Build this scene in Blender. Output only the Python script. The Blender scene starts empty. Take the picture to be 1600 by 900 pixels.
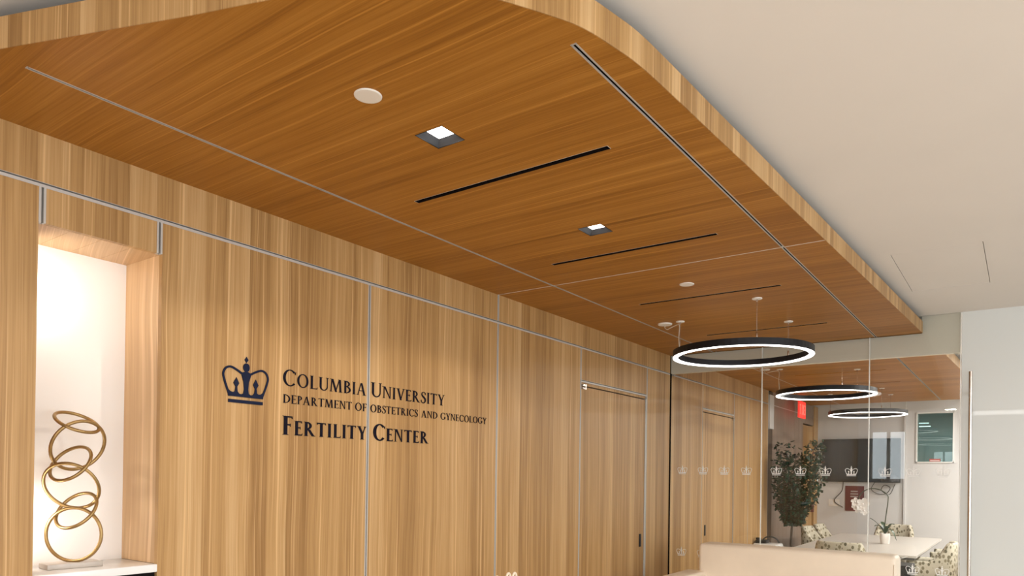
import bpy, math, random
from mathutils import Vector, Matrix
from mathutils.geometry import tessellate_polygon

random.seed(7)
S = bpy.context.scene
COL = S.collection
PI = math.pi

# ------------------------------------------------------------------ camera
F_PX, PP_Y = 1118.7, 734.69            # focal length and principal point row, in pixels of a 1600x900 frame
YAW, PITCH, ROLL = .6215, .0055, .0138
CAM = Vector((2.7162, 0, 1.55))
fwd = Vector((-math.sin(YAW) * math.cos(PITCH), math.cos(YAW) * math.cos(PITCH), math.sin(PITCH)))
rgt = Vector((math.cos(YAW), math.sin(YAW), 0))
upv = rgt.cross(fwd)
r2 = rgt * math.cos(ROLL) + upv * math.sin(ROLL)
u2 = -rgt * math.sin(ROLL) + upv * math.cos(ROLL)
cd = bpy.data.cameras.new('camera')
cd.sensor_fit = 'HORIZONTAL'
cd.sensor_width = 36
cd.lens = F_PX * 36 / 1600
cd.shift_y = (PP_Y - 450) / 1600
cd.clip_start = .05
cam = bpy.data.objects.new('camera', cd)
m = Matrix((r2, u2, -fwd)).transposed().to_4x4()
m.translation = CAM
cam.matrix_world = m
COL.objects.link(cam)
S.camera = cam

# ------------------------------------------------------------------ world, exposure
S.view_settings.view_transform = 'Standard'
S.view_settings.look = 'None'
S.view_settings.exposure = -0.42
S.view_settings.gamma = 1
S.view_settings.use_curve_mapping = False
W = bpy.data.worlds.new('daylight')
S.world = W
W.use_nodes = True
bg = W.node_tree.nodes['Background']
bg.inputs[0].default_value = (.90, .95, 1.0, 1)
bg.inputs[1].default_value = 7.5


def area(name, loc, size, size_y, power, direction, color=(1, 1, 1), portal=False, spread=PI):
    l = bpy.data.lights.new(name, 'AREA')
    l.shape = 'RECTANGLE'
    l.size, l.size_y = size, size_y
    l.energy = power
    l.color = color
    l.spread = spread
    if portal:
        l.cycles.is_portal = True
    o = bpy.data.objects.new(name, l)
    o.location = loc
    o.rotation_euler = Vector(direction).to_track_quat('-Z', 'Y').to_euler()
    COL.objects.link(o)
    return o


# daylight portals in the window openings of the lobby (behind and to the right of the camera)
area('window_portal', (.535, -2.98, 2.02), .66, 1.0, 1, (0, 1, 0), portal=True)
area('window_portal', (4.575, -2.98, 1.575), 3.2, 2.2, 1, (0, 1, 0), portal=True)
area('window_portal', (7.98, 1.25, 1.6), 6.4, 2.1, 1, (-1, 0, 0), portal=True)

# ------------------------------------------------------------------ materials
MATS = {}


def nodes(name):
    mt = bpy.data.materials.new(name)
    mt.use_nodes = True
    nt = mt.node_tree
    nt.nodes.clear()
    out = nt.nodes.new('ShaderNodeOutputMaterial')
    MATS[name] = mt
    return mt, nt, out


def plain(name, col, rough=.6, metal=0, spec=.5, emit=None, estr=0, noise=0, nscale=8, coat=0, bump=0):
    mt, nt, out = nodes(name)
    b = nt.nodes.new('ShaderNodeBsdfPrincipled')
    nt.links.new(b.outputs[0], out.inputs[0])
    b.inputs['Base Color'].default_value = (*col, 1)
    b.inputs['Roughness'].default_value = rough
    b.inputs['Metallic'].default_value = metal
    b.inputs['Specular IOR Level'].default_value = spec
    b.inputs['Coat Weight'].default_value = coat
    b.inputs['Coat Roughness'].default_value = .02
    if emit:
        b.inputs['Emission Color'].default_value = (*emit, 1)
        b.inputs['Emission Strength'].default_value = estr
    if noise:
        g = nt.nodes.new('ShaderNodeNewGeometry')
        n = nt.nodes.new('ShaderNodeTexNoise')
        n.inputs['Scale'].default_value = nscale
        n.inputs['Detail'].default_value = 5
        nt.links.new(g.outputs['Position'], n.inputs['Vector'])
        r = nt.nodes.new('ShaderNodeValToRGB')
        r.color_ramp.elements[0].color = (*[c * (1 - noise) for c in col], 1)
        r.color_ramp.elements[1].color = (*[min(1, c * (1 + noise)) for c in col], 1)
        r.color_ramp.elements[0].position = .3
        r.color_ramp.elements[1].position = .7
        nt.links.new(n.outputs['Fac'], r.inputs[0])
        nt.links.new(r.outputs[0], b.inputs['Base Color'])
        if bump:
            bp = nt.nodes.new('ShaderNodeBump')
            bp.inputs['Strength'].default_value = bump
            bp.inputs['Distance'].default_value = .005
            nt.links.new(n.outputs['Fac'], bp.inputs['Height'])
            nt.links.new(bp.outputs[0], b.inputs['Normal'])
    return mt


def wood(name, dark, mid, light, across, along, leaf=.105, rough=.42, leafamt=.5, spec=.35):
    """flat-cut veneer: 'across' and 'along' give the world axes (weights) the figure runs over"""
    mt, nt, out = nodes(name)
    N = nt.nodes.new
    L = nt.links.new
    g = N('ShaderNodeNewGeometry')

    def dot(v):
        d = N('ShaderNodeVectorMath')
        d.operation = 'DOT_PRODUCT'
        L(g.outputs['Position'], d.inputs[0])
        d.inputs[1].default_value = v
        return d.outputs['Value']

    def math_(op, a, b=None):
        q = N('ShaderNodeMath')
        q.operation = op
        for i, x in enumerate((a, b)):
            if x is None:
                continue
            if isinstance(x, (int, float)):
                q.inputs[i].default_value = x
            else:
                L(x, q.inputs[i])
        return q.outputs[0]

    u, v = dot(across), dot(along)
    # slight wander of the grain
    wn = N('ShaderNodeTexNoise')
    wn.inputs['Scale'].default_value = 1.3
    wn.inputs['Detail'].default_value = 1
    L(g.outputs['Position'], wn.inputs['Vector'])
    uw = math_('ADD', u, math_('MULTIPLY', math_('SUBTRACT', wn.outputs['Fac'], .5), .035))
    idx = math_('FLOOR', math_('DIVIDE', u, leaf))
    wh = N('ShaderNodeTexWhiteNoise')
    wh.noise_dimensions = '1D'
    L(idx, wh.inputs['W'])
    leafv = wh.outputs['Value']

    def streak(su, sv, det, off):
        c = N('ShaderNodeCombineXYZ')
        L(math_('MULTIPLY', uw, su), c.inputs[0])
        L(math_('MULTIPLY', v, sv), c.inputs[1])
        L(math_('ADD', math_('MULTIPLY', leafv, 9.0), off), c.inputs[2])
        n = N('ShaderNodeTexNoise')
        n.inputs['Scale'].default_value = 1
        n.inputs['Detail'].default_value = det
        n.inputs['Roughness'].default_value = .6
        L(c.outputs[0], n.inputs['Vector'])
        return n.outputs['Fac']

    fine = streak(170, 2.2, 3, 0)
    midn = streak(38, .55, 2, 5)
    big = streak(9, .25, 1, 11)
    tone = math_('ADD', math_('MULTIPLY', fine, .40), math_('MULTIPLY', midn, .36))
    tone = math_('ADD', tone, math_('MULTIPLY', big, .24))
    tone = math_('ADD', tone, math_('MULTIPLY', math_('SUBTRACT', leafv, .5), .16 * leafamt * 2))
    r = N('ShaderNodeValToRGB')
    e = r.color_ramp.elements
    e[0].position, e[0].color = .30, (*dark, 1)
    e[1].position, e[1].color = .72, (*light, 1)
    x = e.new(.5)
    x.color = (*mid, 1)
    L(tone, r.inputs[0])
    # pale ray lines
    ray = N('ShaderNodeValToRGB')
    ray.color_ramp.elements[0].position, ray.color_ramp.elements[0].color = .61, (0, 0, 0, 1)
    ray.color_ramp.elements[1].position, ray.color_ramp.elements[1].color = .70, (1, 1, 1, 1)
    L(streak(105, .35, 1, 23), ray.inputs[0])
    mx = N('ShaderNodeMix')
    mx.data_type = 'RGBA'
    L(math_('MULTIPLY', ray.outputs[0], .55), mx.inputs['Factor'])
    L(r.outputs[0], mx.inputs['A'])
    mx.inputs['B'].default_value = (*[min(1, c * 1.25) for c in light], 1)
    b = N('ShaderNodeBsdfPrincipled')
    b.inputs['Roughness'].default_value = rough
    b.inputs['Specular IOR Level'].default_value = spec
    L(mx.outputs['Result'], b.inputs['Base Color'])
    L(b.outputs[0], out.inputs[0])
    return mt


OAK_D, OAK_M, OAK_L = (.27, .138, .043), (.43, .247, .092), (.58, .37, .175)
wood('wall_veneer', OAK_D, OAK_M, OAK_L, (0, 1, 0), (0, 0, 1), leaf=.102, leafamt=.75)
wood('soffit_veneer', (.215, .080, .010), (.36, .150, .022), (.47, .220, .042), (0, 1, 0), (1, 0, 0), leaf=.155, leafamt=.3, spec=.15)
wood('fascia_veneer', OAK_D, OAK_M, OAK_L, (1, 1, 0), (0, 0, 1), leaf=.062, leafamt=.9)
wood('niche_veneer', (.42, .25, .12), (.55, .35, .18), (.66, .46, .27), (.35, 1, 0), (.9, 0, .9), leaf=.12)
wood('hall_veneer', (.17, .12, .09), (.23, .165, .125), (.29, .215, .165), (0, 1, 0), (0, 0, 1), leaf=.3)
wood('frame_veneer', OAK_D, OAK_M, OAK_L, (0, 1, 0), (0, 0, 1), leaf=.4)
plain('ceiling_paint', (.80, .755, .70), .9, noise=.015, nscale=2)
plain('header_paint', (.76, .70, .60), .7)
plain('wall_paint', (.62, .61, .60), .8, noise=.015, nscale=3)
plain('niche_white', (.86, .82, .78), .6)
plain('dark_core', (.02, .018, .016), .9)
plain('aluminium', (.52, .495, .46), .45, metal=.3)
plain('black_gap', (.012, .010, .010), .9, spec=0)
plain('black_metal', (.009, .009, .012), .45, spec=.3)
plain('baffle', (.06, .065, .075), .5)
plain('white_plastic', (.80, .76, .70), .5)
plain('white_gloss', (.80, .79, .77), .15)
plain('floor_stone', (.56, .50, .43), .35, noise=.06, nscale=3)
plain('led_white', (1, 1, 1), .5, emit=(1, .97, .93), estr=7)
plain('led_soft', (1, 1, 1), .5, emit=(1, 1, 1), estr=2.5)
plain('led_panel', (1, 1, 1), .5, emit=(1, .98, .95), estr=9)
plain('bronze', (.36, .235, .095), .38, metal=.85, noise=.18, nscale=30)
plain('marble', (.52, .46, .40), .3, noise=.12, nscale=14)
plain('navy_vinyl', (.004, .003, .010), .7, spec=.15)
plain('emblem_blue', (.003, .007, .03), .6, spec=.2)
plain('frost_vinyl', (.86, .86, .84), .6)
plain('cream_leather', (.90, .78, .63), .48, noise=.03, nscale=6, bump=.05)
plain('steel', (.62, .57, .52), .22, metal=1)
plain('edge_strip', (.80, .80, .76), .25)
plain('table_white', (.54, .50, .45), .35)
plain('table_edge', (.05, .05, .05), .4)
plain('tv_screen', (.012, .019, .024), .08, spec=.35)
plain('poster_red', (.13, .022, .022), .5)
plain('print_grey', (.42, .38, .37), .6)
plain('exit_red', (.8, .03, .03), .4, emit=(1, .04, .03), estr=1.0)
plain('exit_letter', (.9, .3, .25), .4, emit=(1, .16, .12), estr=1.5)
plain('ficus_leaf', (.004, .042, .026), .22, noise=.5, nscale=25)
plain('bark', (.06, .042, .03), .8, noise=.2, nscale=30)
plain('pot_dark', (.05, .05, .05), .5)
plain('petal', (.86, .83, .80), .5)
plain('orchid_leaf', (.03, .06, .025), .35)
plain('orchid_stem', (.035, .05, .02), .5)
plain('white_pot', (.84, .80, .75), .3)
plain('cable_black', (.015, .015, .015), .5)
plain('cord_clear', (.62, .55, .45), .4)
plain('sign_white', (.8, .78, .75), .5)
plain('sign_red', (.45, .08, .06), .5)
plain('dim_room', (.50, .60, .59), .8)
plain('chair_leg', (.30, .25, .20), .4)
plain('window_frame_paint', (.78, .77, .74), .5)
plain('backpaint_glass', (.71, .735, .715), .5, coat=1.0)


def glass(name, tint, boost=1.7):
    mt, nt, out = nodes(name)
    N, L = nt.nodes.new, nt.links.new
    fr = N('ShaderNodeFresnel')
    fr.inputs['IOR'].default_value = 1.5
    q = N('ShaderNodeMath')
    q.operation = 'MULTIPLY'
    q.use_clamp = True
    q.inputs[1].default_value = boost
    L(fr.outputs[0], q.inputs[0])
    t = N('ShaderNodeBsdfTransparent')
    t.inputs[0].default_value = (*tint, 1)
    gl = N('ShaderNodeBsdfGlossy')
    gl.inputs['Roughness'].default_value = 0
    gl.inputs['Color'].default_value = (.97, 1, .98, 1)
    mx = N('ShaderNodeMixShader')
    L(q.outputs[0], mx.inputs[0])
    L(t.outputs[0], mx.inputs[1])
    L(gl.outputs[0], mx.inputs[2])
    L(mx.outputs[0], out.inputs[0])
    return mt


glass('clear_glass', (.985, .992, .986), .85)
glass('green_glass', (.62, .74, .72), 1.0)


def leafprint(name):
    """cream upholstery with scattered dark olive leaf blots"""
    mt, nt, out = nodes(name)
    N, L = nt.nodes.new, nt.links.new
    tc = N('ShaderNodeTexCoord')
    mp = N('ShaderNodeMapping')
    mp.inputs['Scale'].default_value = (1, 1, .7)
    L(tc.outputs['Object'], mp.inputs[0])
    vo = N('ShaderNodeTexVoronoi')
    vo.inputs['Scale'].default_value = 30
    vo.inputs['Randomness'].default_value = .85
    L(mp.outputs[0], vo.inputs['Vector'])
    r = N('ShaderNodeValToRGB')
    r.color_ramp.elements[0].position, r.color_ramp.elements[0].color = .36, (1, 1, 1, 1)
    r.color_ramp.elements[1].position, r.color_ramp.elements[1].color = .44, (0, 0, 0, 1)
    L(vo.outputs['Distance'], r.inputs[0])
    c = N('ShaderNodeValToRGB')
    c.color_ramp.elements[0].color = (.10, .085, .045, 1)
    c.color_ramp.elements[1].color = (.26, .22, .13, 1)
    sx = N('ShaderNodeSeparateXYZ')
    L(vo.outputs['Color'], sx.inputs[0])
    L(sx.outputs[0], c.inputs[0])
    mx = N('ShaderNodeMix')
    mx.data_type = 'RGBA'
    L(r.outputs[0], mx.inputs['Factor'])
    mx.inputs['A'].default_value = (.54, .495, .385, 1)
    L(c.outputs[0], mx.inputs['B'])
    b = N('ShaderNodeBsdfPrincipled')
    b.inputs['Roughness'].default_value = .8
    L(mx.outputs['Result'], b.inputs['Base Color'])
    L(b.outputs[0], out.inputs[0])


leafprint('leaf_fabric')


# ------------------------------------------------------------------ mesh helpers
class MB:
    def __init__(s):
        s.v, s.f, s.sm = [], [], []

    def add(s, verts, faces, smooth=False):
        o = len(s.v)
        s.v += [tuple(p) for p in verts]
        s.f += [tuple(i + o for i in f) for f in faces]
        s.sm += [smooth] * len(faces)
        return s

    def box(s, x0, x1, y0, y1, z0, z1):
        v = [(x, y, z) for z in (z0, z1) for y in (y0, y1) for x in (x0, x1)]
        return s.add(v, [(0, 2, 3, 1), (4, 5, 7, 6), (0, 1, 5, 4), (2, 6, 7, 3), (0, 4, 6, 2), (1, 3, 7, 5)])

    def prism(s, poly, z0, z1, fn=None, holes=(), smooth_side=False):
        """poly (2D loop, ccw) with holes, extruded from z0 to z1; fn maps (a, b, c) to xyz"""
        fn = fn or (lambda a, b, c: (a, b, c))
        loops = [list(poly)] + [list(h) for h in holes]
        tri = tessellate_polygon([[Vector((p[0], p[1], 0)) for p in l] for l in loops])
        flat = [p for l in loops for p in l]
        n = len(flat)
        o = len(s.v)
        s.v += [fn(p[0], p[1], z0) for p in flat] + [fn(p[0], p[1], z1) for p in flat]
        for t in tri:
            a, b, c = [flat[i] for i in t]
            if (b[0] - a[0]) * (c[1] - a[1]) - (b[1] - a[1]) * (c[0] - a[0]) < 0:
                t = t[::-1]
            s.f.append((t[2] + o, t[1] + o, t[0] + o))
            s.f.append(tuple(i + n + o for i in t))
            s.sm += [False, False]
        k = 0
        for l in loops:
            q = len(l)
            ar = sum(l[i][0] * l[(i + 1) % q][1] - l[(i + 1) % q][0] * l[i][1] for i in range(q))
            for i in range(q):
                a, b = k + i, k + (i + 1) % q
                fc = (a + o, b + o, b + n + o, a + n + o)
                outer = k == 0
                if (ar > 0) != outer:
                    fc = fc[::-1]
                s.f.append(fc)
                s.sm.append(smooth_side)
            k += q
        return s

    def tube(s, pts, r, n=8, closed=False):
        pts = [Vector(p) for p in pts]
        k = len(pts)
        rings = []
        prev = None
        for i, p in enumerate(pts):
            if closed:
                t = pts[(i + 1) % k] - pts[i - 1]
            else:
                t = pts[min(i + 1, k - 1)] - pts[max(i - 1, 0)]
            t.normalize()
            if prev is None:
                a = Vector((0, 0, 1)) if abs(t.z) < .9 else Vector((1, 0, 0))
                x = t.cross(a).normalized()
            else:
                x = (prev - t * prev.dot(t)).normalized()
            prev = x
            y = t.cross(x)
            rr = r[i] if isinstance(r, (list, tuple)) else r
            rings.append([p + (x * math.cos(2 * PI * j / n) + y * math.sin(2 * PI * j / n)) * rr for j in range(n)])
        v = [q for ring in rings for q in ring]
        fs = []
        for i in range(k if closed else k - 1):
            i2 = (i + 1) % k
            for j in range(n):
                fs.append((i * n + j, i * n + (j + 1) % n, i2 * n + (j + 1) % n, i2 * n + j))
        s.add(v, fs, True)
        if not closed:
            s.add(rings[0], [tuple(range(n))[::-1]])
            s.add(rings[-1], [tuple(range(n))])
        return s

    def lathe(s, prof, c=(0, 0, 0), n=32, cap=True, smooth=True):
        v, fs = [], []
        for (r, z) in prof:
            for j in range(n):
                a = 2 * PI * j / n
                v.append((c[0] + r * math.cos(a), c[1] + r * math.sin(a), c[2] + z))
        for i in range(len(prof) - 1):
            for j in range(n):
                fs.append((i * n + j, i * n + (j + 1) % n, (i + 1) * n + (j + 1) % n, (i + 1) * n + j))
        s.add(v, fs, smooth)
        if cap:
            s.add(v[:n], [tuple(range(n))[::-1]])
            s.add(v[-n:], [tuple(range(n))])
        return s

    def rbox(s, x0, x1, y0, y1, z0, z1, r=.02, seg=3):
        """box with rounded edges, built through a bmesh bevel"""
        import bmesh
        bm = bmesh.new()
        bmesh.ops.create_cube(bm, size=1)
        for q in bm.verts:
            q.co = Vector(((x0 + x1) / 2 + q.co.x * (x1 - x0), (y0 + y1) / 2 + q.co.y * (y1 - y0),
                           (z0 + z1) / 2 + q.co.z * (z1 - z0)))
        bmesh.ops.bevel(bm, geom=bm.edges[:], offset=r, segments=seg, profile=.5, affect='EDGES')
        bm.verts.ensure_lookup_table()
        s.add([q.co[:] for q in bm.verts], [[q.index for q in f.verts] for f in bm.faces], True)
        bm.free()
        return s

    def build(s, name, mat, parent=None, origin=None):
        me = bpy.data.meshes.new(name)
        if origin is not None:
            ov = Vector(origin)
            s.v = [tuple(Vector(p) - ov) for p in s.v]
        me.from_pydata(s.v, [], s.f)
        me.polygons.foreach_set('use_smooth', s.sm)
        mats = mat if isinstance(mat, (list, tuple)) else [mat]
        for q in mats:
            me.materials.append(MATS[q])
        me.update()
        o = bpy.data.objects.new(name, me)
        COL.objects.link(o)
        if parent is not None:
            o.parent = parent
            if origin is not None:
                o.location = origin
        elif origin is not None:
            o.location = origin
        return o


def tag(o, label=None, cat=None, group=None, kind=None):
    if label: o['label'] = label
    if cat: o['category'] = cat
    if group: o['group'] = group
    if kind: o['kind'] = kind
    return o


def thing(name, loc, label, cat, group=None):
    o = bpy.data.objects.new(name, None)
    o.empty_display_size = .1
    o.location = loc
    COL.objects.link(o)
    return tag(o, label, cat, group)


def struct(o, label=None):
    o['kind'] = 'structure'
    if label: o['label'] = label
    return o


def part(mb, name, mat, parent):
    """part whose vertices are given in world coordinates, under a thing that stands at its own base"""
    o = mb.build(name, mat, parent)
    loc = Vector((0, 0, 0))
    p = parent
    while p is not None:
        loc += p.location
        p = p.parent
    o.location = -loc
    return o


def copy_tree(o, parent=None):
    c = o.copy()
    COL.objects.link(c)
    if parent is not None:
        c.parent = parent
    for ch in list(o.children):
        copy_tree(ch, c)
    return c


def circle(cx, cy, r, n=32):
    return [(cx + r * math.cos(2 * PI * i / n), cy + r * math.sin(2 * PI * i / n)) for i in range(n)]


def rect(x0, x1, y0, y1):
    return [(x0, y0), (x1, y0), (x1, y1), (x0, y1)]


# ------------------------------------------------------------------ measurements (metres)
ZS = 2.683            # underside of the wood canopy
ZC = 2.815            # plaster ceiling
ZT = 2.512            # reveal line round the wood walls
YG = 6.33             # glass partition
YJ = 3.62             # joint across canopy and wall
YF = 12.2             # far wall of the meeting room
N0, N1, NZ0, NZ1, ND = 1.025, 1.452, 1.185, 2.381, .277   # niche

# ------------------------------------------------------------------ room shell
XR, YB = 8.0, -3.0
o = MB().box(-.4, XR + .2, YB - .2, YF + .6, -.1, 0).build('floor', 'floor_stone'); struct(o)
# plaster ceiling with the opening of an access hatch
HX0, HX1, HY0, HY1 = 2.090, 2.528, 4.514, 5.47
ceil = MB().prism(rect(-.4, XR + .2, YB - .2, YF + .6), ZC, ZC + .06, holes=[rect(HX0, HX1, HY0, HY1)[::-1]]).build('ceiling', 'ceiling_paint')
struct(ceil)
hp = MB().box(HX0 + .003, HX1 - .003, HY0 + .003, HY1 - .003, ZC + .0005, ZC + .02).build('access_panel', 'ceiling_paint', ceil)
hp['label'] = 'flush access panel in the plaster ceiling'
MB().box(HX0 - .05, HX1 + .05, HY0 - .05, HY1 + .05, ZC + .06, ZC + .07).build('hatch_frame', 'dark_core', ceil)

# back wall and right wall of the lobby with window openings
def wall_with_windows(name, axis, c0, c1, a0, a1, wins):
    fn = (lambda a, b, c: (a, c, b)) if axis == 'Y' else (lambda a, b, c: (c, a, b))
    o = MB().prism(rect(a0, a1, 0, ZC), c0, c1, fn, holes=[rect(w0, w1, z0, z1)[::-1] for (w0, w1, z0, z1) in wins]).build(name, 'wall_paint')
    struct(o)
    return o


wall_with_windows('wall_back', 'Y', YB - .2, YB, -.4, XR + .2, [(.19, .88, 1.50, 2.54), (2.95, 6.2, .45, 2.7)])
wall_with_windows('wall_right', 'X', XR, XR + .2, YB, YF + .6, [(-2, 4.5, .5, 2.7)])


def window_unit(name, axis, c, a0, a1, z0, z1, nm):
    fr = MB()
    def bx(p0, p1, q0, q1):
        if axis == 'Y':
            fr.box(p0, p1, c - .12, c - .05, q0, q1)
        else:
            fr.box(c + .05, c + .12, p0, p1, q0, q1)
    bx(a0, a1, z0, z0 + .06); bx(a0, a1, z1 - .06, z1)
    for k in range(nm + 1):
        p = a0 + (a1 - a0 - .06) * k / nm
        bx(p, p + .06, z0 + .06, z1 - .06)
    o = struct(fr.build(name, 'window_frame_paint'))
    return o


window_unit('window_1', 'Y', YB, .19, .88, 1.50, 2.54, 2)
window_unit('window_4', 'Y', YB, 2.95, 6.2, .45, 2.7, 3)
window_unit('window_2', 'X', XR, -2, 4.5, .5, 2.7, 5)
struct(MB().box(2.35, XR, YF, YF + .2, 0, ZC).build('wall_far_right', 'wall_paint'))

# ------------------------------------------------------------------ left wall: veneer panels with reveals
wl = struct(MB().box(-.46, -.40, -3, 12.2, 0, ZC).build('wall_left', 'dark_core'))
# dark sub-frame behind the panels (so that reveals read dark)
sub = MB()
for (y0, y1, z0, z1) in ((-3, N0 - .013, 0, ZC), (N1 + .013, 9.487, 0, ZC), (N0 - .013, N1 + .013, 0, NZ0 - .05), (N0 - .013, N1 + .013, NZ1 + .02, ZC)):
    sub.box(-.40, -.022, y0, y1, z0, z1)
sub.build('backing', 'dark_core', wl)
G = .009  # half reveal


def panel(y0, y1, z0, z1, mat='wall_veneer', g=(G, G, .003, .009)):
    return MB().box(-.022, 0, y0 + g[0], y1 - g[1], z0 + g[2], z1 - g[3]).build('panel', mat, wl)


Y0W = -2.99
# upper band
panel(Y0W, YJ, ZT, ZS + .10, g=(0, G, .006, 0))
panel(YJ, YG - .006, ZT, ZS + .10, g=(G, 0, .006, 0))
# main band
panel(Y0W, N0, 0, ZT, g=(0, 0, 0, .011))
panel(N0, N1, NZ1, ZT, g=(.022, .022, .0, .011))
panel(N0, N1, 0, NZ0 - .05, g=(G, G, 0, 0))
panel(N1, 2.528, 0, ZT, g=(0, G, 0, .011))
panel(2.528, YJ, 0, ZT, g=(G, G, 0, .011))
panel(YJ, 4.664, 0, ZT, g=(G, G, 0, .011))
DZ = 2.262
panel(4.664, 5.822, DZ, ZT, g=(G, G, .006, .011))
panel(5.822, YG - .006, 0, ZT, g=(G, 0, 0, .011))
# meeting-room side of the same wall, which runs on flush behind the glass
YW = 9.487
panel(YG + .075, YW, ZT, ZS + .10, g=(0, 0, .006, 0))
panel(YG + .02, 7.169, 0, ZT, g=(0, .006, 0, .011))
panel(7.169, 8.155, DZ, ZT, g=(.006, .006, .006, .011))
panel(8.155, 8.69, 0, ZT, g=(.006, .006, 0, .011))
panel(8.69, YW, 0, ZT, g=(.006, 0, 0, .011))


def vtrim(y, z0, z1, w=.018, mb=None, side=None):
    """vertical aluminium U reveal: two flanges and a recessed web"""
    b = MB()
    f = w * .32
    b.box(-.018, .0012, y - w / 2, y - w / 2 + f, z0, z1)
    b.box(-.018, .0012, y + w / 2 - f, y + w / 2, z0, z1)
    b.box(-.0215, -.017, y - w / 2 + f, y + w / 2 - f, z0, z1)
    return b.build('reveal_trim', 'aluminium', wl)


def htrim(z, y0, y1, w=.017):
    b = MB()
    b.box(-.018, .0012, y0, y1, z - .011, z - .0005)
    b.box(-.018, .0012, y0, y1, z + .0045, z + .006)
    b.box(-.0215, -.017, y0, y1, z - .0005, z + .0045)
    return b.build('reveal_trim', 'aluminium', wl)


htrim(ZT, Y0W, YG - .01)
htrim(ZT, YG + .08, YW)
htrim(DZ, 4.673, 5.813)
htrim(DZ, 7.175, 8.149)
for (y, z0, z1, w) in ((N0 + .011, NZ1, ZT - .011, .022), (N1 - .011, NZ1, ZT - .011, .022),
                       (2.528, 0, ZT - .011, .018), (YJ, 0, ZT - .011, .017), (YJ, ZT + .006, ZS, .017),
                       (4.664, 0, ZT - .011, .016), (5.822, 0, ZT - .011, .018),
                       (7.169, 0, ZT - .011, .010), (8.155, 0, ZT - .011, .012), (8.69, 0, ZT - .011, .010)):
    vtrim(y, z0, z1, w)
MB().box(-.012, .0012, YW, YW + .008, 0, ZS).build('end_trim', 'aluminium', wl)
MB().box(-.03, .0075, YG - .003, YG + .014, 0, ZT + .002).build('glazing_channel', 'black_gap', wl)

# niche lining
MB().box(-ND - .02, -ND, N0, N1, NZ0 - .02, NZ1 + .02).build('niche_back', 'niche_white', wl)
MB().box(-ND, -.0225, N0 - .012, N0, NZ0, NZ1).build('niche_jamb', 'niche_veneer', wl)
MB().box(-ND, -.0225, N1, N1 + .012, NZ0, NZ1).build('niche_jamb', 'niche_veneer', wl)
for k in range(4):
    a, b = N0 + (N1 - N0) * k / 4, N0 + (N1 - N0) * (k + 1) / 4
    MB().box(-ND, -.0225, a + (.0006 if k else 0), b - (.0006 if k < 3 else 0), NZ1, NZ1 + .012).build('niche_head_panel', 'niche_veneer', wl)
MB().rbox(-ND, .006, N0 + .002, N1 - .002, NZ0 - .030, NZ0, r=.003).build('niche_shelf', 'white_gloss', wl)
MB().box(-.02, -.012, N0 + .004, N1 - .004, NZ0 - .05, NZ0 - .032).build('shelf_reveal', 'black_gap', wl)
# two puck lights on the hidden left jamb of the niche
for z, en in ((2.20, 2.0), (1.36, 1.1)):
    MB().prism(circle(-.17, z, .028, 20), N0, N0 + .008, lambda a, b, c: (a, c, b)).build('puck_light', 'led_white', wl)
    area('niche_lamp', (-.17, N0 + .012, z), .05, .05, en, (-.35, 1, 0), (1, .93, .85))

# ------------------------------------------------------------------ doors in the veneer wall
def flush_door(name, y0, y1, hinge_y, pull_y, s):
    d = MB().box(-.024, -.004, y0, y1, .008, DZ - .043).build(name, 'wall_veneer')
    struct(d)
    MB().box(-.024, -.003, y0, y1, DZ - .034, DZ - .012).build('door_header', 'wall_veneer', d)
    b = MB()
    b.box(-.003, .012, hinge_y, hinge_y + s * .028, DZ - .064, DZ - .050)
    b.box(-.003, .012, hinge_y, hinge_y + s * .028, DZ - .040, DZ - .026)
    b.box(-.003, .016, hinge_y + s * .028, hinge_y + s * .044, DZ - .066, DZ - .022)
    b.build('pivot_hinge', 'steel', d)
    b = MB()
    b.box(-.0035, .003, pull_y - .016, pull_y + .016, .935, 1.045)
    b.build('flush_pull', 'black_metal', d)
    return d


d1 = flush_door('door_1', 4.675, 5.795, 4.681, 5.72, 1)
MB().box(-.024, .0012, 5.797, 5.812, .0, DZ - .036).build('strike_jamb', 'aluminium', d1)
d2 = flush_door('door_2', 7.178, 8.146, 8.142, 7.275, -1)

# ------------------------------------------------------------------ wood canopy under the ceiling
EDGE = [(.0, .592), (.437, .752), (.637, .828), (.835, .903), (1.014, .972), (1.241, 1.052), (1.44, 1.135), (1.575, 1.228),
        (1.668, 1.336), (1.745, 1.462), (1.795, 1.565), (1.823, 1.687), (1.841, 1.796), (1.854, 1.994), (1.872, 2.353), (1.886, 2.600)]


def xe(y):  # straight run of the outer edge, widening slowly
    return 1.886 + (y - 2.6) * .0482


def smooth_curve(p, sub=4):
    out = []
    for i in range(len(p) - 1):
        p0, p1, p2, p3 = p[max(i - 1, 0)], p[i], p[i + 1], p[min(i + 2, len(p) - 1)]
        for k in range(sub):
            t = k / sub
            out.append(tuple(.5 * (2 * b + (c - a) * t + (2 * a - 5 * b + 4 * c - d) * t * t + (3 * b - a - 3 * c + d) * t ** 3)
                             for a, b, c, d in zip(p0, p1, p2, p3)))
    out.append(p[-1])
    return out


FRONT = smooth_curve(EDGE)
S1, S2 = .409, 1.742                # seams
S1Y, S2Y = .835, 1.612
h1, h2, hj = .007, .009, .002
ZP = ZS + .016                      # top of the panels
YE = YG - .012                      # canopy ends at the glass

slots1 = [(.637, 1.54, y) for y in (2.19, 3.255)]
slots2 = [(.637, 1.54, y) for y in (4.33, 5.556)]
DL = [(1.102, 1.81), (1.094, 2.90)]
DLH = .060


def holes_for(slots, dls):
    h = [rect(a, b, y - .013, y + .013)[::-1] for a, b, y in slots]
    h += [rect(x - DLH, x + DLH, y - DLH, y + DLH)[::-1] for x, y in dls]
    return h


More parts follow.
